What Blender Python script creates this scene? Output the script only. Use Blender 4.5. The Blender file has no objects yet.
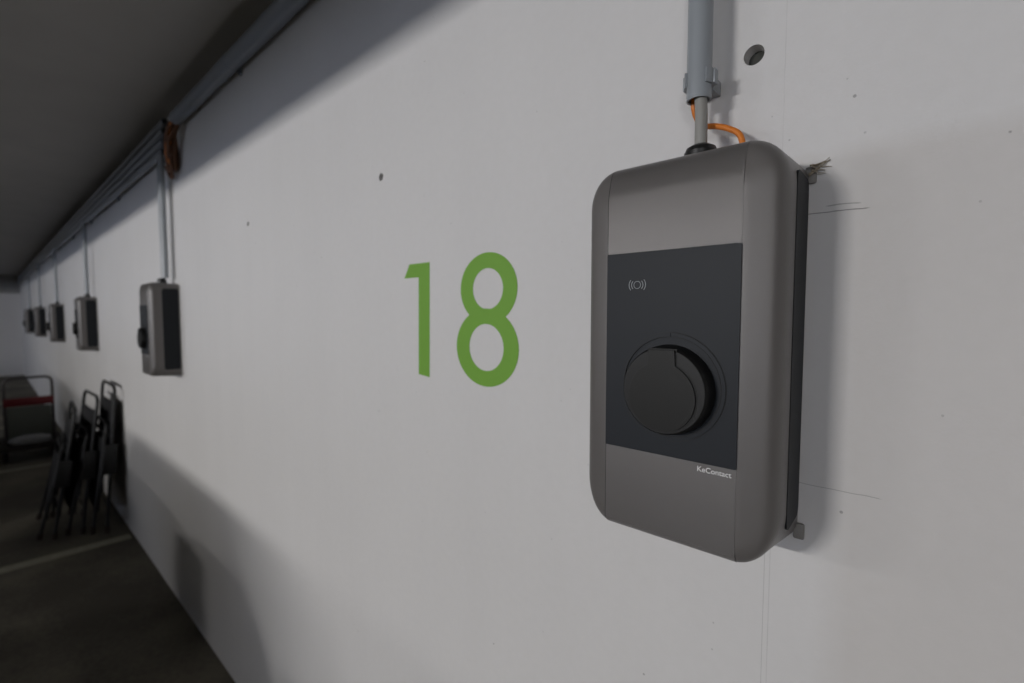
import bpy, bmesh, math, random
from mathutils import Vector, Matrix
random.seed(7)
PI = math.pi
sc = bpy.context.scene
COL = sc.collection

# ------------------------------------------------------------------ camera
cam_d = bpy.data.cameras.new('camera')
cam_d.sensor_width = 36.0
cam_d.lens = 480.0 / 1024.0 * 36.0
cam_d.clip_start = 0.02
cam = bpy.data.objects.new('camera', cam_d)
COL.objects.link(cam)
_a, _p = math.radians(47.74), math.atan(27 / 480.0)
_h = Vector((-math.cos(_a), math.sin(_a), 0))
_fw = Vector((_h.x * math.cos(_p), _h.y * math.cos(_p), -math.sin(_p)))
cam.location = (0, -0.68, 1.457)
cam.rotation_euler = _fw.to_track_quat('-Z', 'Y').to_euler()
cam_d.dof.use_dof = True
cam_d.dof.focus_distance = 0.60
cam_d.dof.aperture_fstop = 3.2
sc.camera = cam

# ------------------------------------------------------------------ world, exposure
w = bpy.data.worlds.new('world'); sc.world = w; w.use_nodes = True
w.node_tree.nodes['Background'].inputs[0].default_value = (0.60, 0.68, 0.88, 1)
w.node_tree.nodes['Background'].inputs[1].default_value = 2.3
vs = sc.view_settings
vs.view_transform = 'Standard'
try: vs.look = 'None'
except Exception: pass
vs.gamma = 1.0
vs.use_curve_mapping = False
vs.exposure = 0.06
sc.display_settings.display_device = 'sRGB'

FZ = -0.16          # floor level
CZ = 2.47           # ceiling level
# x, y, power, length of the ceiling tubes
LAMPS = [(-2.1, -6.4, 138.0), (-5.7, -6.4, 34.0), (-9.3, -6.4, 24.0), (-12.9, -6.4, 28.0), (2.9, -6.4, 62.0), (5.9, -6.4, 6.0)]

# ------------------------------------------------------------------ helpers
def mat(name, color, rough=0.6, metal=0.0, noise=0.0, nscale=60.0, bump=0.0, bscale=300.0, spec=0.5, emit=0.0):
    m = bpy.data.materials.new(name); m.use_nodes = True
    nt = m.node_tree; b = nt.nodes['Principled BSDF']
    b.inputs['Base Color'].default_value = (*color, 1)
    b.inputs['Roughness'].default_value = rough
    b.inputs['Metallic'].default_value = metal
    b.inputs['Specular IOR Level'].default_value = spec
    tc = nt.nodes.new('ShaderNodeTexCoord')
    if noise:
        n = nt.nodes.new('ShaderNodeTexNoise'); n.inputs['Scale'].default_value = nscale
        n.inputs['Detail'].default_value = 5
        nt.links.new(tc.outputs['Object'], n.inputs['Vector'])
        r = nt.nodes.new('ShaderNodeMapRange')
        r.inputs['To Min'].default_value = 1 - noise; r.inputs['To Max'].default_value = 1 + noise
        nt.links.new(n.outputs['Fac'], r.inputs['Value'])
        v = nt.nodes.new('ShaderNodeVectorMath'); v.operation = 'SCALE'
        v.inputs[0].default_value = color
        nt.links.new(r.outputs['Result'], v.inputs['Scale'])
        nt.links.new(v.outputs['Vector'], b.inputs['Base Color'])
    if bump:
        n = nt.nodes.new('ShaderNodeTexNoise'); n.inputs['Scale'].default_value = bscale
        n.inputs['Detail'].default_value = 3
        nt.links.new(tc.outputs['Object'], n.inputs['Vector'])
        bp = nt.nodes.new('ShaderNodeBump'); bp.inputs['Strength'].default_value = bump
        bp.inputs['Distance'].default_value = 0.001
        nt.links.new(n.outputs['Fac'], bp.inputs['Height'])
        nt.links.new(bp.outputs['Normal'], b.inputs['Normal'])
    if emit:
        b.inputs['Emission Color'].default_value = (*color, 1)
        b.inputs['Emission Strength'].default_value = emit
    return m

def obj(name, bm, m, parent=None, smooth=True, angle=35):
    me = bpy.data.meshes.new(name)
    bmesh.ops.recalc_face_normals(bm, faces=bm.faces[:])
    bm.to_mesh(me); bm.free()
    if smooth:
        me.polygons.foreach_set('use_smooth', [True] * len(me.polygons))
        me.set_sharp_from_angle(angle=math.radians(angle))
    o = bpy.data.objects.new(name, me); COL.objects.link(o)
    if m: me.materials.append(m)
    if parent: o.parent = parent
    return o

def tag(o, label=None, cat=None, group=None, kind=None):
    if label: o['label'] = label
    if cat: o['category'] = cat
    if group: o['group'] = group
    if kind: o['kind'] = kind
    return o

def empty(name, loc, rz=0.0):
    o = bpy.data.objects.new(name, None); COL.objects.link(o)
    o.location = loc; o.rotation_euler = (0, 0, rz); o.empty_display_size = 0.1
    return o

def copy_tree(o, parent=None):
    c = o.copy(); COL.objects.link(c)
    c.parent = parent
    for ch in [x for x in bpy.data.objects if x.parent == o]:
        if ch.parent == o: copy_tree(ch, c)
    return c

def add_box(bm, lo, hi, bev=0.0, M=None):
    r = bmesh.ops.create_cube(bm, size=1.0)
    vs_ = r['verts']
    c = [(lo[i] + hi[i]) / 2 for i in range(3)]; s = [abs(hi[i] - lo[i]) for i in range(3)]
    for v in vs_:
        v.co = Vector((v.co[i] * s[i] + c[i] for i in range(3)))
    if bev:
        es = list({e for v in vs_ for e in v.link_edges})
        rr = bmesh.ops.bevel(bm, geom=es, offset=bev, segments=2, affect='EDGES', profile=0.5)
        vs_ = list({v for v in rr['verts']} | {v for v in vs_ if v.is_valid})
    if M is not None:
        for v in vs_: v.co = M @ v.co

def add_tube(bm, pts, r, n=14, cap=True, inner=None):
    """round tube swept along a polyline; r may be a list"""
    pts = [Vector(p) for p in pts]
    rs = r if isinstance(r, (list, tuple)) else [r] * len(pts)
    up = None; rings = []
    for i, p in enumerate(pts):
        if i == 0: t = pts[1] - p
        elif i == len(pts) - 1: t = p - pts[-2]
        else: t = (pts[i + 1] - p).normalized() + (p - pts[i - 1]).normalized()
        t.normalize()
        if up is None:
            up = Vector((0, 0, 1)) if abs(t.z) < 0.9 else Vector((1, 0, 0))
        up = (up - t * up.dot(t)).normalized()
        s = t.cross(up)
        rings.append([bm.verts.new(p + (up * math.cos(2 * PI * k / n) + s * math.sin(2 * PI * k / n)) * rs[i]) for k in range(n)])
    for a, b in zip(rings, rings[1:]):
        for k in range(n):
            bm.faces.new((a[k], a[(k + 1) % n], b[(k + 1) % n], b[k]))
    if cap:
        bm.faces.new(rings[0][::-1]); bm.faces.new(rings[-1])
    return rings

def smooth_path(pts, k=6):
    """Catmull-Rom through points"""
    P = [Vector(p) for p in pts]; P = [P[0] * 2 - P[1]] + P + [P[-1] * 2 - P[-2]]
    out = []
    for i in range(1, len(P) - 2):
        for j in range(k):
            t = j / k
            out.append(0.5 * ((2 * P[i]) + (P[i + 1] - P[i - 1]) * t + (2 * P[i - 1] - 5 * P[i] + 4 * P[i + 1] - P[i + 2]) * t * t
                              + (3 * P[i] - P[i - 1] - 3 * P[i + 1] + P[i + 2]) * t ** 3))
    out.append(P[-2]); return out

def rrect(hw, zt, zb, r, n=8, cx=0.0, cz=0.0, rt=None, rb=None):
    """rounded rectangle outline in X,Z"""
    pts = []
    for (sx, sz, a0) in ((1, 1, 0), (-1, 1, 90), (-1, -1, 180), (1, -1, 270)):
        q = (r if rt is None else rt) if sz > 0 else (r if rb is None else rb)
        px = cx + sx * (hw - r); pz = (cz + zt - q) if sz > 0 else (cz - zb + q)
        for k in range(n + 1):
            a = math.radians(a0 + 90 * k / n)
            pts.append((px + r * math.cos(a), pz + q * math.sin(a)))
    return pts

def extrude_outline(bm, pts, y0, y1):
    """closed solid from an X,Z outline between two Y values"""
    a = [bm.verts.new((x, y0, z)) for x, z in pts]; b = [bm.verts.new((x, y1, z)) for x, z in pts]
    n = len(pts)
    for k in range(n): bm.faces.new((a[k], a[(k + 1) % n], b[(k + 1) % n], b[k]))
    bm.faces.new(a); bm.faces.new(b[::-1])

def ring_solid(bm, cx, cz, rx0, rz0, rx1, rz1, y0, y1, n=72, a0=0, a1=360):
    """flat ring (or arc) with an inner and an outer radius"""
    full = abs(a1 - a0) >= 360
    m = n if full else n + 1
    V = []
    for k in range(m):
        a = math.radians(a0 + (a1 - a0) * k / n); c, s = math.cos(a), math.sin(a)
        V.append([bm.verts.new((cx + rx * c, y, cz + rz * s)) for rx, rz, y in
                  ((rx0, rz0, y0), (rx1, rz1, y0), (rx1, rz1, y1), (rx0, rz0, y1))])
    for k in range(n):
        p, q = V[k], V[(k + 1) % m]
        for i in range(4):
            bm.faces.new((p[i], p[(i + 1) % 4], q[(i + 1) % 4], q[i]))
    if not full:
        bm.faces.new(V[0]); bm.faces.new(V[-1][::-1])

# ------------------------------------------------------------------ materials
def wall_material():
    m = bpy.data.materials.new('painted_concrete'); m.use_nodes = True
    nt = m.node_tree; b = nt.nodes['Principled BSDF']; L = nt.links.new
    b.inputs['Roughness'].default_value = 0.62
    b.inputs['Specular IOR Level'].default_value = 0.3
    tc = nt.nodes.new('ShaderNodeTexCoord')
    sep = nt.nodes.new('ShaderNodeSeparateXYZ'); L(tc.outputs['Object'], sep.inputs[0])
    X, Z = sep.outputs['X'], sep.outputs['Z']
    def M(op, a, b_=None, c=None):
        n = nt.nodes.new('ShaderNodeMath'); n.operation = op
        for i, v in enumerate((a, b_, c)):
            if v is None: continue
            if isinstance(v, (int, float)): n.inputs[i].default_value = v
            else: L(v, n.inputs[i])
        return n.outputs[0]
    def noise(scale, detail=4, dim=None, vec=None):
        n = nt.nodes.new('ShaderNodeTexNoise'); n.inputs['Scale'].default_value = scale
        n.inputs['Detail'].default_value = detail
        L(vec or tc.outputs['Object'], n.inputs['Vector']); return n.outputs['Fac']
    def box(lo, hi, v, soft=0.002):
        a = M('SMOOTH_MIN', 1, 1, 0)
        r1 = nt.nodes.new('ShaderNodeMapRange'); r1.inputs['From Min'].default_value = lo - soft; r1.inputs['From Max'].default_value = lo + soft; L(v, r1.inputs['Value'])
        r2 = nt.nodes.new('ShaderNodeMapRange'); r2.inputs['From Min'].default_value = hi + soft; r2.inputs['From Max'].default_value = hi - soft; L(v, r2.inputs['Value'])
        return M('MULTIPLY', r1.outputs[0], r2.outputs[0])
    wob = M('MULTIPLY', M('SUBTRACT', noise(9, 5), 0.5), 0.012)
    # vertical formwork joint running down past the charger
    jx = M('ABSOLUTE', M('ADD', M('SUBTRACT', X, -0.1615), M('MULTIPLY', wob, 0.10)))
    joint = M('MULTIPLY', M('LESS_THAN', jx, 0.0006), M('MULTIPLY', M('ADD', 0.35, M('MULTIPLY', box(-1, 1.2, Z), 0.3)), M('MULTIPLY', noise(14), 0.7)))
    jx2 = M('ABSOLUTE', M('ADD', M('SUBTRACT', X, -0.1680), M('MULTIPLY', wob, 0.10)))
    joint2 = M('MULTIPLY', M('MULTIPLY', M('LESS_THAN', jx2, 0.0005), 0.35), box(0.2, 1.15, Z))
    # hairline cracks right of the charger
    c1 = M('ABSOLUTE', M('ADD', M('SUBTRACT', Z, 1.5790), wob))
    crack1 = M('MULTIPLY', M('LESS_THAN', c1, 0.0006), box(-0.135, -0.072, X))
    c2 = M('ABSOLUTE', M('ADD', M('SUBTRACT', Z, 1.2475), wob))
    crack2 = M('MULTIPLY', M('MULTIPLY', M('LESS_THAN', c2, 0.0005), 0.6), box(-0.135, -0.050, X))
    cr3 = M('ABSOLUTE', M('ADD', M('SUBTRACT', Z, 1.5865), M('MULTIPLY', wob, 1.6)))
    crack3 = M('MULTIPLY', M('MULTIPLY', M('LESS_THAN', cr3, 0.0007), 0.7), box(-0.112, -0.080, X))
    lines = M('MAXIMUM', M('MAXIMUM', joint, joint2), M('MAXIMUM', crack3, M('MAXIMUM', crack1, crack2)))
    # small pits: rare cells of a voronoi
    def pits(scale, thr, pick):
        v = nt.nodes.new('ShaderNodeTexVoronoi'); v.inputs['Scale'].default_value = scale
        L(tc.outputs['Object'], v.inputs['Vector'])
        s = nt.nodes.new('ShaderNodeSeparateColor'); L(v.outputs['Color'], s.inputs[0])
        return M('MULTIPLY', M('LESS_THAN', v.outputs['Distance'], thr), M('GREATER_THAN', s.outputs[0], pick))
    pit = M('MAXIMUM', pits(24, 0.045, 0.86), M('MULTIPLY', pits(52, 0.07, 0.93), 0.55))
    dark = M('MINIMUM', M('ADD', M('MULTIPLY', lines, 0.55), M('MULTIPLY', pit, 0.42)), 0.7)
    mott = M('ADD', M('MULTIPLY', M('SUBTRACT', noise(1.7, 6), 0.5), 0.10), M('MULTIPLY', M('SUBTRACT', noise(60, 4), 0.5), 0.05))
    # faint roller strokes, taller than wide
    mp = nt.nodes.new('ShaderNodeMapping'); mp.inputs['Scale'].default_value = (9, 9, 0.8); L(tc.outputs['Object'], mp.inputs[0])
    stroke = M('MULTIPLY', M('SUBTRACT', noise(1.0, 3, vec=mp.outputs[0]), 0.5), 0.05)
    val = M('MULTIPLY', M('ADD', 1.0, M('ADD', mott, stroke)), M('SUBTRACT', 1.0, dark))
    patch = M('MULTIPLY', box(-0.095, 40, X, .02), box(-1, 1.648, Z, .012))  # beige paint patch right of the joint, toned darker in place of light falloff
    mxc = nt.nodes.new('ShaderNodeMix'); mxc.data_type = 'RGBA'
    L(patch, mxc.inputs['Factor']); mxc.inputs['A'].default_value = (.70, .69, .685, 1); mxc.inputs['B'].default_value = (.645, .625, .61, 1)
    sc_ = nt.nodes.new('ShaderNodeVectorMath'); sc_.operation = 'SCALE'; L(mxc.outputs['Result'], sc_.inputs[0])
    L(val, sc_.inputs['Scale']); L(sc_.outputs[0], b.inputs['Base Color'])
    h = M('ADD', M('MULTIPLY', noise(220, 3), 0.25), M('ADD', M('MULTIPLY', noise(22, 5), 0.8), M('MULTIPLY', dark, -1.2)))
    bp = nt.nodes.new('ShaderNodeBump'); bp.inputs['Strength'].default_value = 0.35; bp.inputs['Distance'].default_value = 0.0015
    L(h, bp.inputs['Height']); L(bp.outputs[0], b.inputs['Normal'])
    return m

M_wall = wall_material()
M_conc = mat('ceiling_concrete', (0.36, 0.35, 0.335), 0.9, noise=0.10, nscale=3, bump=0.4, bscale=60)
M_beam = mat('beam_concrete', (0.34, 0.335, 0.32), 0.9, noise=0.08, nscale=4, bump=0.3, bscale=60)
M_hole = mat('raw_concrete_plug', (0.06, 0.062, 0.055), 0.95, noise=0.3, nscale=120, bump=1.0, bscale=200)

def floor_material():
    m = bpy.data.materials.new('worn_floor_coating'); m.use_nodes = True
    nt = m.node_tree; b = nt.nodes['Principled BSDF']; L = nt.links.new
    tc = nt.nodes.new('ShaderNodeTexCoord')
    n1 = nt.nodes.new('ShaderNodeTexNoise'); n1.inputs['Scale'].default_value = 1.6; n1.inputs['Detail'].default_value = 7
    n2 = nt.nodes.new('ShaderNodeTexNoise'); n2.inputs['Scale'].default_value = 45; n2.inputs['Detail'].default_value = 4
    for n in (n1, n2): L(tc.outputs['Object'], n.inputs['Vector'])
    cr = nt.nodes.new('ShaderNodeValToRGB')
    e = cr.color_ramp.elements
    e[0].position = 0.38; e[0].color = (0.090, 0.082, 0.066, 1)
    e[1].position = 0.62; e[1].color = (0.175, 0.160, 0.125, 1)
    mx = nt.nodes.new('ShaderNodeMath'); mx.operation = 'MULTIPLY_ADD'; mx.inputs[1].default_value = 0.25; L(n2.outputs[0], mx.inputs[0]); 
    sb = nt.nodes.new('ShaderNodeMath'); sb.operation = 'SUBTRACT'; sb.inputs[1].default_value = 0.125; L(n1.outputs[0], sb.inputs[0]); L(sb.outputs[0], mx.inputs[2])
    L(mx.outputs[0], cr.inputs[0]); L(cr.outputs[0], b.inputs['Base Color'])
    b.inputs['Roughness'].default_value = 0.7
    b.inputs['Specular IOR Level'].default_value = 0.25
    bp = nt.nodes.new('ShaderNodeBump'); bp.inputs['Strength'].default_value = 0.3; bp.inputs['Distance'].default_value = 0.003
    L(n2.outputs[0], bp.inputs['Height']); L(bp.outputs[0], b.inputs['Normal'])
    return m
M_floor = floor_material()
M_line = mat('worn_line_paint', (0.30, 0.29, 0.22), 0.7, noise=0.35, nscale=25)

M_shell = mat('charger_grey_shell', (0.150, 0.141, 0.136), 0.36, metal=.2, noise=0.02, nscale=900, bump=0.25, bscale=1400)
M_cover = mat('charger_grey_cover', (0.150, 0.142, 0.138), 0.29, metal=.35, noise=0.03, nscale=900, bump=0.35, bscale=1500)
M_plate = mat('charger_back_plate', (0.26, 0.25, 0.235), 0.6)
M_gasket = mat('charger_black_seam', (0.012, 0.012, 0.012), 0.7)
M_panel = mat('charger_dark_glass_panel', (0.019, 0.022, 0.027), 0.50, spec=0.22, bump=0.05, bscale=800)
M_side = mat('charger_dark_side_panel', (0.011, 0.013, 0.016), 0.6, spec=.3)
M_sock = mat('charger_black_socket', (0.009, 0.009, 0.009), 0.45, spec=.3, bump=0.15, bscale=1500)
M_lid = mat('charger_black_lid', (0.011, 0.011, 0.010), 0.45, spec=.25, bump=0.15, bscale=1500)
M_print = mat('white_print', (0.75, 0.75, 0.74), 0.5)
M_rfid = mat('grey_print', (0.30, 0.32, 0.34), 0.5)
M_green = mat('green_paint', (0.170, 0.385, 0.035), 0.6, noise=0.05, nscale=20)
M_pvc = mat('grey_plastic_conduit', (0.30, 0.325, 0.35), 0.35, noise=0.03, nscale=30)
M_pvcd = mat('dark_grey_plastic_conduit', (0.27, 0.30, 0.35), 0.18, noise=0.04, nscale=30)
M_cable = mat('grey_cable_sheath', (0.30, 0.295, 0.275), 0.5)
M_orange = mat('orange_cable_sheath', (0.72, 0.21, 0.025), 0.45)
M_gland = mat('black_gland', (0.010, 0.010, 0.010), 0.4)
M_brass = mat('brown_fire_sealant', (0.16, 0.075, 0.04), 0.7, noise=0.4, nscale=30)
M_web = mat('dusty_cobweb', (0.30, 0.26, 0.20), 0.9, noise=0.4, nscale=300)

# ------------------------------------------------------------------ room shell
X0, X1, Y0 = -18.3, 9.0, -15.0
HOLES = [(-0.1978, 1.7898, 0.0125), (-1.0581, 1.7984, 0.0095), (-1.9504, 1.7945, 0.0085)]

def wall_with_holes():
    """slab whose front face (Y=0) has three round tie holes cut through the skin"""
    bm = bmesh.new()
    s = 0.03
    # strips between hole squares
    xs = sorted(HOLES)
    zlo, zhi = 1.79 - s, 1.80 + s
    def quad(x0, x1, z0, z1):
        bm.faces.new([bm.verts.new(p) for p in ((x0, 0, z0), (x1, 0, z0), (x1, 0, z1), (x0, 0, z1))])
    quad(X0, X1 , FZ, zlo); quad(X0, X1, zhi, CZ)
    cur = X0
    for (hx, hz, r) in xs:
        quad(cur, hx - s, zlo, zhi); cur = hx + s
        # square with a round hole, 32 sectors
        n = 32; outer = []; inner = []; back = []
        for k in range(n):
            a = 2 * PI * k / n; c, q = math.cos(a), math.sin(a)
            t = s / max(abs(c), 1e-9); 
            # hit of the ray with the rectangle
            tz = ((zhi - hz) if q > 0 else (hz - zlo)) / max(abs(q), 1e-9)
            tt = min(t, tz)
            outer.append(bm.verts.new((hx + c * tt, 0, hz + q * tt)))
            inner.append(bm.verts.new((hx + c * r, 0, hz + q * r)))
            back.append(bm.verts.new((hx + c * r * 0.9, 0.03, hz + q * r * 0.9)))
        corners = [(hx + s, zhi), (hx - s, zhi), (hx - s, zlo), (hx + s, zlo)]
        for k in range(n):
            j = (k + 1) % n
            bm.faces.new((inner[k], inner[j], outer[j], outer[k]))
            bm.faces.new((inner[k], inner[j], back[j], back[k]))
            a, b_ = outer[k].co, outer[j].co
            if abs(a.x - b_.x) > 1e-6 and abs(a.z - b_.z) > 1e-6:      # sector spanning a corner
                cc = min(corners, key=lambda p: (p[0] - (a.x + b_.x) / 2) ** 2 + (p[1] - (a.z + b_.z) / 2) ** 2)
                bm.faces.new((outer[k], outer[j], bm.verts.new((cc[0], 0, cc[1]))))
    quad(cur, X1, zlo, zhi)
    # body of the wall behind the skin
    add_box(bm, (X0, 0.0301, FZ), (X1, 0.25, CZ))
    return bm
wb = wall_with_holes()
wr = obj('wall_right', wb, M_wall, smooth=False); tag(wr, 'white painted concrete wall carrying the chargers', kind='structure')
for hx, hz, r in HOLES:
    bm = bmesh.new(); add_tube(bm, [(hx, 0.018, hz), (hx, 0.0295, hz)], r * 0.9, 20)
    obj('tie_hole_plug', bm, M_hole, wr)

bm = bmesh.new(); add_box(bm, (X0 - .3, Y0, FZ - .2), (X1 + .3, 0.25, FZ)); fl = obj('floor', bm, M_floor, smooth=False); tag(fl, kind='structure')
bm = bmesh.new(); add_box(bm, (X0 - .3, Y0, CZ), (X1 + .3, 0.25, CZ + .25)); tag(obj('ceiling', bm, M_conc, smooth=False), kind='structure')
bm = bmesh.new(); add_box(bm, (X0 - .25, Y0, FZ), (X0, 0, CZ)); tag(obj('wall_end', bm, M_wall, smooth=False), kind='structure')
bm = bmesh.new(); add_box(bm, (X1, Y0, FZ), (X1 + .25, 0, CZ)); tag(obj('wall_back', bm, M_wall, smooth=False), kind='structure')
bm = bmesh.new(); add_box(bm, (X0, Y0, FZ), (X1, Y0 + .2, 0.55)); tag(obj('wall_left', bm, M_wall, smooth=False), kind='structure')
# downstand beam over the far end and the long one in front of the stalls
bm = bmesh.new(); add_box(bm, (X0, -6.0, 2.02), (X0 + .35, -0.001, CZ)); tag(obj('trim_1', bm, M_beam, smooth=False), 'concrete beam across the top of the end wall', kind='structure')
bm = bmesh.new(); add_box(bm, (X0 + .35, -2.40, 2.160), (X1, -2.05, CZ)); tag(obj('trim_2', bm, M_beam, smooth=False), 'concrete beam running along the parking stalls', kind='structure')
# parking lines
for i, lx in enumerate((1.19, -1.59, -4.37, -7.15, -9.93, -12.71, -15.49)):
    bm = bmesh.new(); add_box(bm, (lx - .05, -5.0, FZ), (lx + .05, -0.02 - 0.01 * (i % 2), FZ + .0015))
    tag(obj('trim_%d' % (i + 3), bm, M_line, smooth=False), 'faded pale parking line on the dark floor', kind='structure')

# ------------------------------------------------------------------ the painted bay number 18
num = empty('painted_bay_number', (-0.78, -0.0002, 1.31))
tag(num, 'large green number 18 painted on the white wall beside the nearest charger', 'painted number')
TH = 0.0006
bm = bmesh.new()
extrude_outline(bm, [(-.9640, 1.5425), (-.9430, 1.5745), (-.8675, 1.5745), (-.8715, 1.3140), (-.9120, 1.3180), (-.9085, 1.5425)][::-1], -TH, 0)
o = obj('digit_one', bm, M_green, num, smooth=False)
for v in o.data.vertices: v.co -= num.location
def superring(bm, cx, cz, ax, az, ix, iz, icz, y0, y1, n=96):
    V = []
    for k in range(n):
        a = 2 * PI * k / n; c, s = math.cos(a), math.sin(a)
        V.append([bm.verts.new(p) for p in ((cx + ix * c, y0, icz + iz * s), (cx + ax * c, y0, cz + az * s), (cx + ax * c, y1, cz + az * s), (cx + ix * c, y1, icz + iz * s))])
    for k in range(n):
        p, q = V[k], V[(k + 1) % n]
        for i in range(4): bm.faces.new((p[i], p[(i + 1) % 4], q[(i + 1) % 4], q[i]))
bm = bmesh.new()
superring(bm, -.6835, 1.5090, .0800, .0715, .0425, .0408, 1.5085, -TH, 0)
superring(bm, -.6885, 1.3900, .0885, .0790, .0490, .0475, 1.3905, -TH * 1.2, 0)
o = obj('digit_eight', bm, M_green, num, smooth=False)
for v in o.data.vertices: v.co -= num.location

# ------------------------------------------------------------------ wall charger
CM = 1.405
EDGE = [(.092, 0), (.100, .0006), (.1065, .0020), (.1115, .0044), (.1150, .0075), (.1175, .0115), (.1192, .0160), (.1212, .0230), (.1231, .0310), (.1250, .0393)]
NR = 3 + len(EDGE)
def shell_ring(i):
    """ring number from the wall outwards -> y, half width, top, bottom, corner radius"""
    if i < 3:
        k = i / 3
        return (-0.092 * k, 0.1175 + 0.0035 * k, 0.2385 + .0035 * k, 0.2350 - .0065 * k, 0.026 + 0.014 * k, 0.030 + .020 * k, 0.034 + .028 * k)
    y, q = EDGE[i - 3]; k = q / .0393
    return (-y, 0.1210 - q, 0.2420 - 1.10 * q, 0.2285 - .30 * q, 0.040 - 0.031 * k, .050 - .036 * k, .062 - .046 * k)

def make_charger():
    root = empty('wall_charger', (-0.2480, 0, CM))
    bm = bmesh.new(); rings = []
    for i in range(NR):
        y, hw, zt, zb, r, rt, rb = shell_ring(i)
        rings.append([bm.verts.new((x, y - 0.006, z)) for x, z in rrect(hw, zt, zb, r, 10, rt=rt, rb=rb)])
    n = len(rings[0])
    for a, b_ in zip(rings, rings[1:]):
        for k in range(n): bm.faces.new((a[k], a[(k + 1) % n], b_[(k + 1) % n], b_[k]))
    bm.faces.new(rings[0]); bm.faces.new(rings[-1][::-1])
    obj('housing', bm, M_shell, root, angle=50)
    bm = bmesh.new(); extrude_outline(bm, rrect(.1165, .2345, .230, .02), -0.006, 0.0)
    for sx in (-1, 1):
        for z in (.219, -.219):
            add_box(bm, (sx * .119 - .006, -.006, z - .010), (sx * .119 + .006, 0, z + .010), .002)
    obj('mounting_plate', bm, M_plate, root)
    # centre band profile (depth, z) following the shell
    prof = []
    for i in range(2, NR):
        y, hw, zt, zb, r, rt, rb = shell_ring(i); prof.append((y - .006, zt))
    low = []
    for i in range(NR - 1, 1, -1):
        y, hw, zt, zb, r, rt, rb = shell_ring(i); low.append((y - .006, -zb))
    full = prof + low
    def band(hw, off, zmin, zmax, m, name, hr=None):
        def offs(pts):
            out = []
            for i, (y, z) in enumerate(pts):
                a = Vector(pts[max(i - 1, 0)]); b_ = Vector(pts[min(i + 1, len(pts) - 1)])
                t = (b_ - a).normalized(); nrm = Vector((t.y, -t.x))
                if nrm.x > 0 and abs(z) < .2: nrm = -nrm
                if (nrm.y > 0) != (z > 0) and abs(nrm.y) > .05: nrm = -nrm
                out.append((y + nrm.x * off, z + nrm.y * off))
            return out
        P = offs(full)
        # clip by z, adding the cut points on the flat front
        yf = min(p[0] for p in P)
        P2 = [p for p in P if zmin <= p[1] <= zmax]
        if zmin > -.2: P2.append((yf, zmin))
        if zmax < .2: P2.insert(0, (yf, zmax))
        inner = [(y + .004 if y < -.12 else y + .001, z - math.copysign(.006, z) if abs(z) > .19 else z) for y, z in P2][::-1]
        loop = P2 + inner
        bm = bmesh.new()
        A = [bm.verts.new((-hw, y, z)) for y, z in loop]; B = [bm.verts.new((hw if hr is None else hr, y, z)) for y, z in loop]
        k_ = len(loop); h = len(P2)
        for k in range(k_): bm.faces.new((A[k], A[(k + 1) % k_], B[(k + 1) % k_], B[k]))
        for S in (A, B):
            for k in range(h - 1): bm.faces.new((S[k], S[k + 1], S[k_ - 2 - k], S[k_ - 1 - k]))
        return obj(name, bm, m, root, angle=30)
    PT, PB = 1.5335 - CM, 1.2865 - CM
    band(.0828, .0001, -1, 1, M_gasket, 'seam_gasket', .0770)
    up = band(.0819, .0003, PT + .0006, 1, M_cover, 'upper_cover')
    band(.0819, .0003, -1, PB - .0006, M_cover, 'lower_cover')
    yf = -0.132
    bm = bmesh.new(); extrude_outline(bm, rrect(.0820, PT, -PB, .0015, 3), yf - .0009, yf + .002)
    obj('display_panel', bm, M_panel, root)
    # contactless symbol
    sx, sz = -0.2873 + .2480, 1.4936 - CM
    bm = bmesh.new(); y0, y1 = yf - .0011, yf - .0009
    ring_solid(bm, sx, sz, .0042, .0042, .0048, .0048, y0, y1, 32)
    for r, hgt in ((.0073, 42), (.0107, 38)):
        for base in (0, 180):
            ring_solid(bm, sx, sz, r, r * .92, r + .0008, (r + .0008) * .92, y0, y1, 16, base - hgt, base + hgt)
    tag(obj('contactless_symbol', bm, M_rfid, root), 'light grey contactless card symbol')
    # brand wording under the panel's lower right corner
    cu = bpy.data.curves.new('wording', 'FONT'); cu.body = 'KeContact'; cu.size = .0086; cu.extrude = .0001; cu.offset = .00010
    cu.align_x = 'RIGHT'
    to = bpy.data.objects.new('wording_tmp', cu); COL.objects.link(to)
    bpy.context.view_layer.update()
    me = bpy.data.meshes.new_from_object(to.evaluated_get(bpy.context.evaluated_depsgraph_get()))
    me.transform(Matrix.Translation((.0775, yf - .0014, PB - .0095)) @ Matrix.Rotation(PI / 2, 4, 'X'))
    bpy.data.objects.remove(to)
    me.materials.clear(); me.materials.append(M_print)
    o = bpy.data.objects.new('wording', me); COL.objects.link(o); o.parent = root
    tag(o, 'small white product wording')
    # socket: shallow ring, tapered housing, lid
    cx, cz = -0.2430 + .2480, 1.3710 - CM
    bm = bmesh.new(); ring_solid(bm, cx, cz, .0600, .0600, .0645, .0645, yf - .0022, yf)
    ring_solid(bm, cx, cz, .0575, .0575, .0600, .0600, yf - .0012, yf)
    add_box(bm, (cx - .0006, yf - .0030, cz + .0600), (cx + .0006, yf - .0005, cz + .0640))
    add_box(bm, (cx + .0600, yf - .0030, cz - .0006), (cx + .0640, yf - .0005, cz + .0006))
    obj('socket_ring', bm, M_panel, root)
    bm = bmesh.new(); ring_solid(bm, cx, cz, .0644, .0644, .0653, .0653, yf - .0014, yf); ring_solid(bm, cx, cz, .0594, .0594, .0601, .0601, yf - .0026, yf)
    obj('ring_groove', bm, M_gasket, root)
    bm = bmesh.new()
    prof_ = [(.0538, yf + .001), (.0532, yf - .008), (.0518, yf - .016), (.0505, yf - .0205), (.0492, yf - .0216)]
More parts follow.
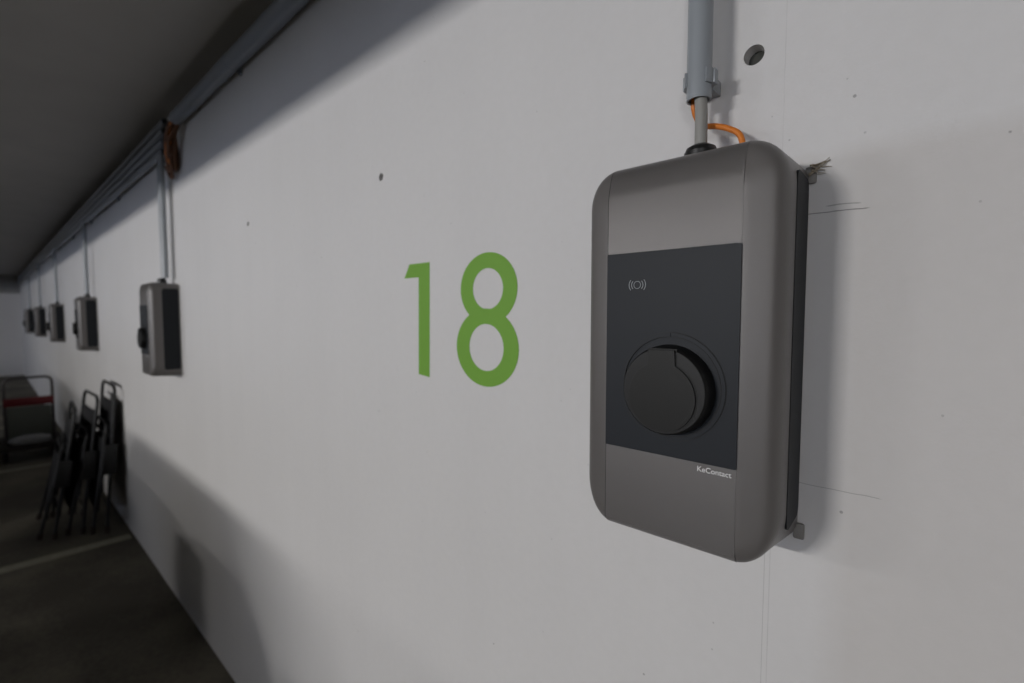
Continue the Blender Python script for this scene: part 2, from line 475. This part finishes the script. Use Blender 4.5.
    n = 64; R = [[bm.verts.new((cx + r * math.cos(2 * PI * k / n), y, cz + r * math.sin(2 * PI * k / n))) for k in range(n)] for r, y in prof_]
    for a, b_ in zip(R, R[1:]):
        for k in range(n): bm.faces.new((a[k], a[(k + 1) % n], b_[(k + 1) % n], b_[k]))
    bm.faces.new(R[-1]); bm.faces.new(R[0][::-1])
    for v in bm.verts: v.co.z -= .0030
    so = obj('socket_housing', bm, M_sock, root)
    def lid_outline(r, tw, top):
        pts = []; a0 = math.acos(tw / r); lx, lz = cx - .0008, cz - .0098
        pts += [(lx + tw, lz + top), (lx - tw, lz + top)]
        k_ = 56
        A, B = PI - a0, 2 * PI + a0
        for k in range(k_ + 1):
            a = A + (B - A) * k / k_; pts.append((lx + r * math.cos(a), lz + r * math.sin(a)))
        return pts
    bm = bmesh.new(); extrude_outline(bm, lid_outline(.0420, .0178, .0566), yf - .0219, yf - .0208)
    obj('lid_gap', bm, M_gasket, root)
    bm = bmesh.new(); extrude_outline(bm, lid_outline(.0402, .0160, .0550), yf - .0240, yf - .0214)
    bmesh.ops.bevel(bm, geom=[e for e in bm.edges if all(v.co.y < yf - .0238 for v in e.verts)], offset=.0006, segments=2, affect='EDGES')
    obj('socket_lid', bm, M_lid, root)
    # recessed dark side panels
    for s in (-1, 1):
        pts = rrect(.0350, 1.617 - CM, CM - 1.209, .012, 5)       # outline in depth, z
        bm = bmesh.new()
        def sx_(y): return .1175 + .0035 * min(1, max(0, (-y - .006) / .092)) 
        a = [bm.verts.new((s * (sx_(-.0420 + p[0]) + .0007), -.0420 + p[0], p[1])) for p in pts]
        b_ = [bm.verts.new((s * .112, -.0420 + p[0], p[1])) for p in pts]
        n = len(pts)
        for k in range(n): bm.faces.new((a[k], a[(k + 1) % n], b_[(k + 1) % n], b_[k]))
        bm.faces.new(a); bm.faces.new(b_[::-1])
        obj('side_panel', bm, M_side, root)
    # cable gland on top
    gx, gy = .0040, -.050
    bm = bmesh.new()
    add_tube(bm, [(gx, gy, .236), (gx, gy, .249)], .0225, 24)
    add_tube(bm, [(gx, gy, .249), (gx, gy, .260)], .0205, 12)
    add_tube(bm, [(gx, gy, .260), (gx, gy, .265), (gx, gy, .269)], [.0195, .0180, .011], 24)
    obj('cable_gland', bm, M_gland, root)
    return root

ch0 = make_charger()
tag(ch0, 'large nearest grey wall charger with dark panel and round black socket, right of green 18', 'charger', 'wall chargers')
chargers = [
    (-3.025, 'grey wall charger second from the camera, under twin conduits left of the green number'),
    (-5.665, 'third wall charger from the camera, blurred, on the wall above the folded chairs'),
    (-8.24, 'fourth wall charger from the camera, small, between third charger and the far pair'),
    (-10.83, 'fifth wall charger from the camera, tiny, second from the end wall'),
    (-13.46, 'sixth and farthest wall charger, tiny, nearest to the end wall'),
]
DROP = [.030, .035, .058, .072, .085]     # the far chargers hang a little lower
for (cx_, lab), dz_ in zip(chargers, DROP):
    c = copy_tree(ch0); c.location = (cx_, 0, CM - dz_); c['label'] = lab; c['group'] = 'wall chargers'

# ------------------------------------------------------------------ conduits and cables
def hollow_tube(bm, a, b_, r, ri, n=28):
    a, b_ = Vector(a), Vector(b_)
    t = (b_ - a).normalized(); up = Vector((0, 1, 0)) if abs(t.y) < .9 else Vector((1, 0, 0)); s = t.cross(up)
    L = []
    for p, q in ((a, r), (b_, r), (b_, ri), (a, ri)):
        L.append([bm.verts.new(p + (up * math.cos(2 * PI * k / n) + s * math.sin(2 * PI * k / n)) * q) for k in range(n)])
    for i in range(4):
        A, B = L[i], L[(i + 1) % 4]
        for k in range(n): bm.faces.new((A[k], A[(k + 1) % n], B[(k + 1) % n], B[k]))

def clip(bm, x, y, z, r, wd=.018, depth=None):
    """C shaped snap clip holding a vertical pipe to the wall"""
    add_box(bm, (x - r * .9, y + r * .9, z - wd / 2), (x + r * .9, 0, z + wd / 2), .001)
    n = 20; V = []
    for k in range(n + 1):
        a = math.radians(-42 + 264 * k / n)
        c, s = math.cos(a), math.sin(a)
        V.append([bm.verts.new((x + q * c, y + q * s, zz)) for q, zz in ((r + .0002, z - wd / 2), (r + .0030, z - wd / 2), (r + .0030, z + wd / 2), (r + .0002, z + wd / 2))])
    for k in range(n):
        for i in range(4): bm.faces.new((V[k][i], V[k][(i + 1) % 4], V[k + 1][(i + 1) % 4], V[k + 1][i]))
    bm.faces.new(V[0]); bm.faces.new(V[-1][::-1])
    for s in (-1, 1):
        add_box(bm, (x + s * (r + .0035) - .0018, y - r * .15, z - wd / 2), (x + s * (r + .0035) + .0018, y + r * .55, z + wd / 2), .0008)

t = empty('cable_conduit', (-.2500, -.045, 1.733))
tag(t, 'light grey plastic conduit dropping to the nearest charger, open at its lower end', 'conduit')
bm = bmesh.new(); hollow_tube(bm, (0, 0, 0), (0, 0, 2.335 - 1.733), .0153, .0132); obj('tube', bm, M_pvc, t)
for z in (.026, .50):
    bm = bmesh.new(); clip(bm, 0, 0, z, .0155)
    for v in bm.verts:
        if v.co.y > 0.03: pass
    # wall pad
    add_box(bm, (-.012, .012, z - .009), (.012, .0448, z + .009), .001)
    o = obj('pipe_clip', bm, M_pvc, t)

bm = bmesh.new(); add_tube(bm, smooth_path([(-.2500, -.046, 1.86), (-.2490, -.046, 1.76), (-.2455, -.048, 1.72), (-.2442, -.050, 1.668)], 4), .0077, 16)
tag(obj('power_cable', bm, M_cable), 'short grey cable from the open conduit into the black gland of nearest charger', 'cable')
bm = bmesh.new(); add_tube(bm, smooth_path([(-.2600, -.0385, 1.80), (-.2602, -.0375, 1.738), (-.2575, -.0300, 1.716), (-.2480, -.0265, 1.706), (-.2340, -.0290, 1.7015), (-.2160, -.0310, 1.6930), (-.2010, -.0330, 1.6790), (-.1950, -.0350, 1.6440)], 6), .0037, 12)
tag(obj('data_cable', bm, M_orange), 'thin orange cable curving from the conduit behind the top of nearest charger', 'cable')

# big grey duct pipe right under the ceiling, with saddles
BX0 = -2.72
t = empty('ceiling_pipe', (BX0, -.034, 2.374)); tag(t, 'long grey pipe running along the corner of wall and ceiling above the green number', 'pipe')
bm = bmesh.new(); hollow_tube(bm, (0, 0, 0), (X1 - BX0 - .01, 0, 0), .0300, .0275, 32); obj('tube', bm, M_pvcd, t)
for k in range(9):
    bm = bmesh.new(); x = .75 + k * 1.2
    n = 18; V = []
    for i in range(n + 1):
        a = math.radians(-200 + 250 * i / n); c, s = math.cos(a), math.sin(a)
        V.append([bm.verts.new((x + dx, q * s * 1, q * c)) for q, dx in ((.0301, -.010), (.0318, -.010), (.0318, .010), (.0301, .010))])
    for i in range(n):
        for j in range(4): bm.faces.new((V[i][j], V[i][(j + 1) % 4], V[i + 1][(j + 1) % 4], V[i + 1][j]))
    bm.faces.new(V[0]); bm.faces.new(V[-1][::-1])
    add_box(bm, (x - .010, .026, -.034), (x + .010, .034, .030))
    obj('pipe_clip', bm, M_pvcd, t)

# four thin conduits side by side down the rest of the wall
dz = [(2.418, 'topmost'), (2.372, 'second from the top'), (2.326, 'third from the top'), (2.280, 'lowest')]
for i, (z, wd) in enumerate(dz):
    bm = bmesh.new(); hollow_tube(bm, (-2.93 - .012 * i, -.030, z), (X0 + .36, -.030, z), .0165, .0145, 18)
    tag(obj('wall_conduit', bm, M_pvcd), 'long thin grey conduit high on the far wall, %s of the four' % wd, 'conduit', 'four conduits along the wall top')
# brackets carrying them
BL = ['nearest to the orange cable tangle', 'second from the cable tangle', 'third from the cable tangle', 'fourth from the cable tangle', 'fifth from the cable tangle', 'sixth from the cable tangle',
      'sixth from the end wall', 'fifth from the end wall', 'fourth from the end wall', 'third from the end wall', 'second from the end wall', 'nearest to the end wall']
for k in range(12):
    x = -3.10 - k * 1.25
    bm = bmesh.new(); add_box(bm, (x - .012, -.0133, 2.255), (x + .012, 0, 2.440), .001)
    tag(obj('conduit_bracket', bm, M_pvcd), 'small grey wall bracket behind the four conduits, %s' % BL[k], 'bracket', 'brackets behind the conduits')

# twin drops at the second charger, single ones at the far chargers
top = 2.262
for x, lab in ((-3.018, 'left of the twin grey conduits dropping to the second charger'), (-2.985, 'right of the twin grey conduits dropping to the second charger')):
    bm = bmesh.new(); hollow_tube(bm, (x, -.040, 1.646), (x, -.040, top), .0130, .011, 18)
    o = obj('drop_conduit', bm, M_pvc); tag(o, lab, 'conduit', 'conduits dropping to the far chargers')
for (cx_, _), dz_, nm in zip(chargers[1:], DROP[1:], ('third', 'fourth', 'fifth', 'farthest')):
    bm = bmesh.new(); hollow_tube(bm, (cx_ + .004, -.050, CM - dz_ + .2695), (cx_ + .004, -.050, top), .0150, .013, 16)
    o = obj('drop_conduit', bm, M_pvc); tag(o, 'single grey conduit dropping from the conduits to the %s charger' % nm, 'conduit', 'conduits dropping to the far chargers')

# tangle of brown and orange cables between pipe and conduits
t = empty('cable_bundle', (-2.80, -.030, 2.225)); tag(t, 'brown and orange cables hanging in a tangle where the thick pipe ends', 'cable bundle')
for k in range(11):
    bm = bmesh.new()
    rx = lambda a: random.uniform(-a, a)
    a = Vector((.14 + .05, .010 + rx(.012), .150 + rx(.015)))
    mids = [a, Vector((.09 + rx(.02), rx(.02), .145 + rx(.02))), Vector((.02 + rx(.03), -.010 + rx(.025), .06 + rx(.04))), Vector((-.01 + rx(.025), rx(.02), -.02 + rx(.05)))]
    end = Vector((-.08, .020, .178 - .046 * (k % 4) + rx(.006))) if k % 3 else Vector((-.150 + rx(.02), .005, -.02))
    mids.append((mids[-1] + end) / 2 + Vector((rx(.02), rx(.015), -.03 + rx(.02)))); mids.append(end)
    add_tube(bm, smooth_path(mids, 5), .0055 if k % 4 else .0075, 8)
    obj('cable', bm, M_orange if k == 5 else M_brass, t)

# cobweb at the charger's upper corner
bm = bmesh.new()
for k in range(9):
    a = Vector((-.1275 + random.uniform(-.002, .002), -.010 + random.uniform(-.008, .004), 1.630 + random.uniform(-.012, .006)))
    b_ = Vector((-.1120 + random.uniform(-.006, .004), -.001, 1.640 + random.uniform(-.016, .003)))
    add_tube(bm, [a, (a + b_) / 2 + Vector((0, -.0005, -.001)), b_], [.0011, .0006, .0003], 5)
tag(obj('cobweb', bm, M_web), 'dusty cobweb tuft at the upper right corner of the nearest charger', 'cobweb')

# ------------------------------------------------------------------ folded garden chairs leaning on the wall
M_ctube = mat('dark_steel_tube', (0.012, 0.012, 0.013), 0.45)
M_cfab = mat('black_mesh_fabric', (0.007, 0.007, 0.009), 0.9, noise=0.3, nscale=120)
M_cgrey = mat('dark_grey_fabric', (0.012, 0.012, 0.014), 0.9, noise=0.3, nscale=80)
M_cfoot = mat('brown_rubber_foot', (0.035, 0.024, 0.018), 0.8)
def make_folded_chair():
    """folded chair standing upright: width along X, height Z, thin in Y"""
    r = empty('folded_chair', (0, 0, FZ))
    W, H = .27, 1.08
    def loop(w_, z0, z1, y0, y1, rad=.07, rr=.011):
        pts = [(-w_, y0, z0)]
        pts.append((-w_, y0 + (y1 - y0) * .9, z1 - rad))
        for k in range(1, 7):
            a = PI - PI / 2 * k / 6; pts.append((-w_ + rad + rad * math.cos(a), y1, z1 - rad + rad * math.sin(a)))
        for k in range(0, 6):
            a = PI / 2 - PI / 2 * k / 6; pts.append((w_ - rad + rad * math.cos(a), y1, z1 - rad + rad * math.sin(a)))
        pts.append((w_, y0 + (y1 - y0) * .9, z1 - rad)); pts.append((w_, y0, z0))
        bm = bmesh.new(); add_tube(bm, pts, rr, 10); return bm
    obj('back_frame', loop(W, .02, H, .00, .00), M_ctube, r)
    obj('leg_frame', loop(W - .03, .02, .80, -.075, -.03), M_ctube, r)
    obj('seat_frame', loop(W - .015, .30, .74, -.045, -.040, .04), M_ctube, r)
    for (z0, z1, y, m, nm) in ((.42, .97, -.002, M_cfab, 'backrest'), (.16, .70, -.052, M_cgrey, 'seat')):
        bm = bmesh.new()
        nx, nz = 8, 6; G = []
        for i in range(nx + 1):
            row = []
            for j in range(nz + 1):
                u, v = i / nx, j / nz
                row.append((( -W + .015) + (2 * W - .03) * u, y - .012 * math.sin(PI * u), z0 + (z1 - z0) * v))
            G.append(row)
        F = [[bm.verts.new(p) for p in row] for row in G]; K = [[bm.verts.new((p[0], p[1] + .005, p[2])) for p in row] for row in G]
        for i in range(nx):
            for j in range(nz):
                bm.faces.new((F[i][j], F[i + 1][j], F[i + 1][j + 1], F[i][j + 1])); bm.faces.new((K[i][j], K[i][j + 1], K[i + 1][j + 1], K[i + 1][j]))
        for i in range(nx):
            for j in (0, nz): bm.faces.new((F[i][j], F[i + 1][j], K[i + 1][j], K[i][j]))
        for j in range(nz):
            for i in (0, nx): bm.faces.new((F[i][j], F[i][j + 1], K[i][j + 1], K[i][j]))
        obj(nm, bm, m, r)
    for s in (-1, 1):
        bm = bmesh.new(); add_box(bm, (s * (W + .030) - .020, -.050, .44), (s * (W + .030) + .020, .030, .66), .008)
        obj('armrest', bm, M_ctube, r)
        bm = bmesh.new(); add_tube(bm, [(s * W, 0, 0), (s * W, 0, .05)], .0165, 10); obj('foot', bm, M_cfoot, r)
        bm = bmesh.new(); add_tube(bm, [(s * (W - .03), -.077, 0), (s * (W - .03), -.075, .05)], .0165, 10); obj('foot', bm, M_cfoot, r)
    bm = bmesh.new(); add_tube(bm, [(-W, 0, .20), (W, 0, .20)], .008, 8); obj('stretcher', bm, M_ctube, r)
    return r
c0 = make_folded_chair()
def lean(o, x, y, tilt, rz, lab):
    o.location = (x, y, FZ + .006); o.rotation_euler = (-tilt, 0, rz); tag(o, lab, 'folding chair', 'folded chairs leaning on the wall')
places = [(-4.82, -.130, .080, .0, 'black folding chair leaning flattest against the white wall, behind the others'),
          (-4.93, -.262, .125, .03, 'black folding chair leaning in the middle of the folded stack by the wall'),
          (-4.96, -.390, .160, -.05, 'black folding chair outermost of the folded stack, feet farthest from the wall')]
for i, (x, y, tl, rz, lab) in enumerate(places):
    c = c0 if i == 0 else copy_tree(c0)
    lean(c, x, y, tl, rz, lab)
    c.scale.z = (1.0, .93, .86)[i]

# ------------------------------------------------------------------ transport trolley by the far wall
M_red = mat('red_lacquer', (0.12, 0.006, 0.010), 0.45)
M_dtube = mat('trolley_steel_tube', (0.060, 0.055, 0.055), 0.4, metal=0.4)
M_deck = mat('trolley_deck', (0.030, 0.027, 0.024), 0.8, noise=0.2, nscale=20)
M_bag = mat('pale_plastic_sack', (0.30, 0.31, 0.32), 0.5, noise=0.1, nscale=20)
M_card = mat('grey_green_board', (0.10, 0.11, 0.095), 0.8, noise=0.1, nscale=9)
M_rub = mat('black_rubber', (0.015, 0.015, 0.015), 0.8)
tr = empty('transport_trolley', (-7.55, -.375, FZ)); tag(tr, 'flat platform trolley with tubular push handle and a red crossband near the far wall', 'trolley')
bm = bmesh.new()
pts = [(.02, -.19, .18), (.02, -.19, .86)]
rad = .06
for k in range(1, 6):
    a = PI - PI / 2 * k / 5; pts.append((.02, -.19 + rad + rad * math.cos(a), .90 + rad * math.sin(a) - .04))
for k in range(0, 6):
    a = PI / 2 - PI / 2 * k / 5; pts.append((.02, .19 - rad + rad * math.cos(a), .90 + rad * math.sin(a) - .04))
pts += [(.02, .19, .18)]
add_tube(bm, pts, .014, 10); obj('handle', bm, M_dtube, tr)
bm = bmesh.new(); add_box(bm, (.008, -.20, .610), (.040, .20, .700), .004); tag(obj('crossband', bm, M_red, tr), 'red crossband')
bm = bmesh.new(); add_box(bm, (.012, -.175, .20), (.028, .175, .60), .003); obj('back_board', bm, M_card, tr)
bm = bmesh.new(); add_box(bm, (-.55, -.26, .135), (.16, .26, .185), .008); obj('platform', bm, M_deck, tr)
for sx in (-.48, .03):
    for sy in (-.20, .20):
        bm = bmesh.new(); add_tube(bm, [(sx, sy - .018, .060), (sx, sy + .018, .060)], .060, 20)
        wv = obj('caster_wheel', bm, M_rub, tr)
        bm = bmesh.new(); add_box(bm, (sx - .03, sy - .026, .118), (sx + .03, sy + .026, .136))
        for q in (-.023, .023): add_box(bm, (sx - .012, sy + q - .002, .05), (sx + .012, sy + q + .002, .12))
        obj('caster_fork', bm, M_dtube, wv)
bm = bmesh.new(); bmesh.ops.create_uvsphere(bm, u_segments=24, v_segments=14, radius=1)
for v in bm.verts:
    x, y, z = v.co
    k = 1 + .08 * math.sin(7 * x + 5 * y) * math.cos(4 * z)
    v.co = Vector((math.copysign(abs(x) ** .6, x) * .055 * k, math.copysign(abs(y) ** .7, y) * .165 * k, math.copysign(abs(z) ** .8, z) * .050 * k))
o = obj('plastic_sack', bm, M_bag); o.location = (-7.452, -.38, FZ + .185 + .056); tag(o, 'pale plastic sack lying on the platform of the trolley', 'sack')
# dark box standing behind the trolley
bm = bmesh.new(); add_box(bm, (-.16, -.15, 0), (.16, .15, .30), .01)
cr = empty('storage_crate', (-7.85, -.42, FZ + .187)); tag(cr, 'dark crate loaded on the trolley behind its push handle', 'crate')
obj('crate_body', bm, M_deck, cr)
bm = bmesh.new(); add_box(bm, (-.17, -.16, .301), (.17, .16, .335), .008); obj('crate_lid', bm, M_card, cr)

# ------------------------------------------------------------------ parked cars whose shadows fall on the wall (nose towards +Y)
M_paint = mat('silver_car_paint', (0.22, 0.23, 0.24), 0.3, metal=0.6)
M_glass = mat('dark_car_glass', (0.015, 0.018, 0.02), 0.05)
M_lamp = mat('headlamp_lens', (0.5, 0.52, 0.55), 0.1)
M_rim = mat('alloy_rim', (0.35, 0.35, 0.36), 0.35, metal=0.8)
def make_car():
    r = empty('parked_car', (0, 0, FZ))
    def loft(stations, m, name, n=40, p=3.2, angle=40):
        bm = bmesh.new(); R = []
        for (y, hw, zb, zt, tw) in stations:       # tw: top width factor
            ring = []
            for k in range(n):
                a = 2 * PI * k / n; c, s = math.cos(a), math.sin(a)
                x = math.copysign(abs(c) ** (2 / p), c) * hw; z = math.copysign(abs(s) ** (2 / p), s)
                zz = (zb + zt) / 2 + z * (zt - zb) / 2
                f = 1 + (tw - 1) * max(0, (zz - zb) / (zt - zb))
                ring.append(bm.verts.new((x * f, y, zz)))
            R.append(ring)
        for a, b_ in zip(R, R[1:]):
            for k in range(n): bm.faces.new((a[k], a[(k + 1) % n], b_[(k + 1) % n], b_[k]))
        bm.faces.new(R[0][::-1]); bm.faces.new(R[-1])
        return obj(name, bm, m, r, angle=angle)
    loft([(0, .58, .30, .62, .95), (-.06, .72, .22, .74, .94), (-.20, .82, .20, .82, .93), (-.55, .88, .19, .91, .92), (-1.05, .90, .18, .98, .93), (-1.5, .90, .18, 1.00, .95),
          (-2.8, .90, .18, 1.02, .95), (-3.7, .89, .20, 1.02, .93), (-4.1, .84, .24, .98, .90), (-4.25, .74, .32, .88, .90)], M_paint, 'body')
    loft([(-1.05, .80, .90, .99, .95), (-1.30, .79, .85, 1.16, .93), (-1.60, .78, .85, 1.36, .90), (-1.86, .77, .85, 1.49, .90), (-2.5, .77, .85, 1.53, .90), (-3.3, .76, .85, 1.49, .90), (-3.75, .75, .85, 1.30, .90), (-4.05, .74, .85, 1.02, .92)], M_glass, 'cabin_glass', p=4.0)
    loft([(-1.84, .64, 1.47, 1.505, .95), (-2.0, .72, 1.46, 1.535, .93), (-2.6, .73, 1.48, 1.552, .93), (-3.2, .72, 1.45, 1.53, .93), (-3.45, .64, 1.44, 1.49, .95)], M_paint, 'roof', p=4)
    for s in (-1, 1):
        for y in (-.80, -3.35):
            bm = bmesh.new(); add_tube(bm, [(s * .70, y, .32), (s * .72, y, .32), (s * .88, y, .32), (s * .905, y, .32)], [.29, .32, .32, .29], 32)
            wv = obj('wheel', bm, M_rub, r)
            bm = bmesh.new(); add_tube(bm, [(s * .88, y, .32), (s * .910, y, .32)], .21, 24); obj('rim', bm, M_rim, wv)
        bm = bmesh.new(); add_box(bm, (s * .58 - .13, -.26, .56), (s * .58 + .13, -.030, .69), .04); obj('headlamp', bm, M_lamp, r)
        bm = bmesh.new(); add_box(bm, (s * .97 - .09, -1.52, .98), (s * .97 + .09, -1.42, 1.10), .03); obj('wing_mirror', bm, M_paint, r)
    bm = bmesh.new(); add_box(bm, (-.42, -.06, .50), (.42, .005, .62), .01)
    add_box(bm, (-.55, -.08, .28), (.55, -.01, .40), .01); obj('grille', bm, M_rub, r)
    for o in [x for x in bpy.data.objects if x.parent == r]:
        for v in o.data.vertices: v.co.x *= 1.13; v.co.z *= .975
    return r
car = make_car(); car.location = (-2.72, -.80, FZ)
tag(car, 'silver car parked nose to the wall, its rounded shadow below and left of green 18', 'car', 'cars parked along the wall')
car2 = copy_tree(car); car2.location = (-5.95, -.95, FZ); car2['label'] = 'silver car parked facing the wall beside the folded chairs'
car3 = copy_tree(car); car3.location = (-8.60, -.95, FZ); car3['label'] = 'silver car parked facing the wall beside the trolley'

# ------------------------------------------------------------------ ceiling lamps
M_lh = mat('lamp_housing', (0.6, 0.6, 0.6), 0.5)
M_ld = mat('lamp_tube', (1.0, 0.97, 0.93), 0.4, emit=3.0)
def make_lamp():
    r = empty('ceiling_lamp', (0, 0, 0))
    bm = bmesh.new(); add_box(bm, (-.64, -.15, -.045), (.64, .15, 0), .006); obj('housing', bm, M_lh, r)
    for q in (-.09, .09):
        bm = bmesh.new(); add_tube(bm, [(-.59, q, -.064), (.59, q, -.064)], .014, 16); obj('fluorescent_tube', bm, M_ld, r)
        for s in (-1, 1):
            bm = bmesh.new(); add_box(bm, (s * .60 - .014, q - .02, -.085), (s * .60 + .014, q + .02, -.040), .003); obj('lamp_holder', bm, M_lh, r)
    return r
L0 = make_lamp()
names = ['across the aisle from the green number', 'across the aisle from the folded chairs', 'across the aisle from the trolley', 'nearest the end wall', 'across the aisle from the nearest charger', 'nearest the back wall']
for i, (x, y, pw) in enumerate(LAMPS):
    l = L0 if i == 0 else copy_tree(L0)
    l.location = (x, y, CZ); tag(l, 'fluorescent ceiling lamp %s' % names[i], 'ceiling lamp', 'fluorescent lamps over the aisle')
    ld = bpy.data.lights.new('tube_light', 'AREA'); ld.shape = 'RECTANGLE'; ld.size = 1.18; ld.size_y = .13
    ld.energy = pw; ld.color = (1.0, .975, .95)
    lo = bpy.data.objects.new('tube_light', ld); COL.objects.link(lo)
    lo.location = (x, y + .02, CZ - .20)
    # a bare tube shines sideways as well: tip the emitter towards the stalls
    lo.rotation_euler = (math.radians(55), 0, 0)
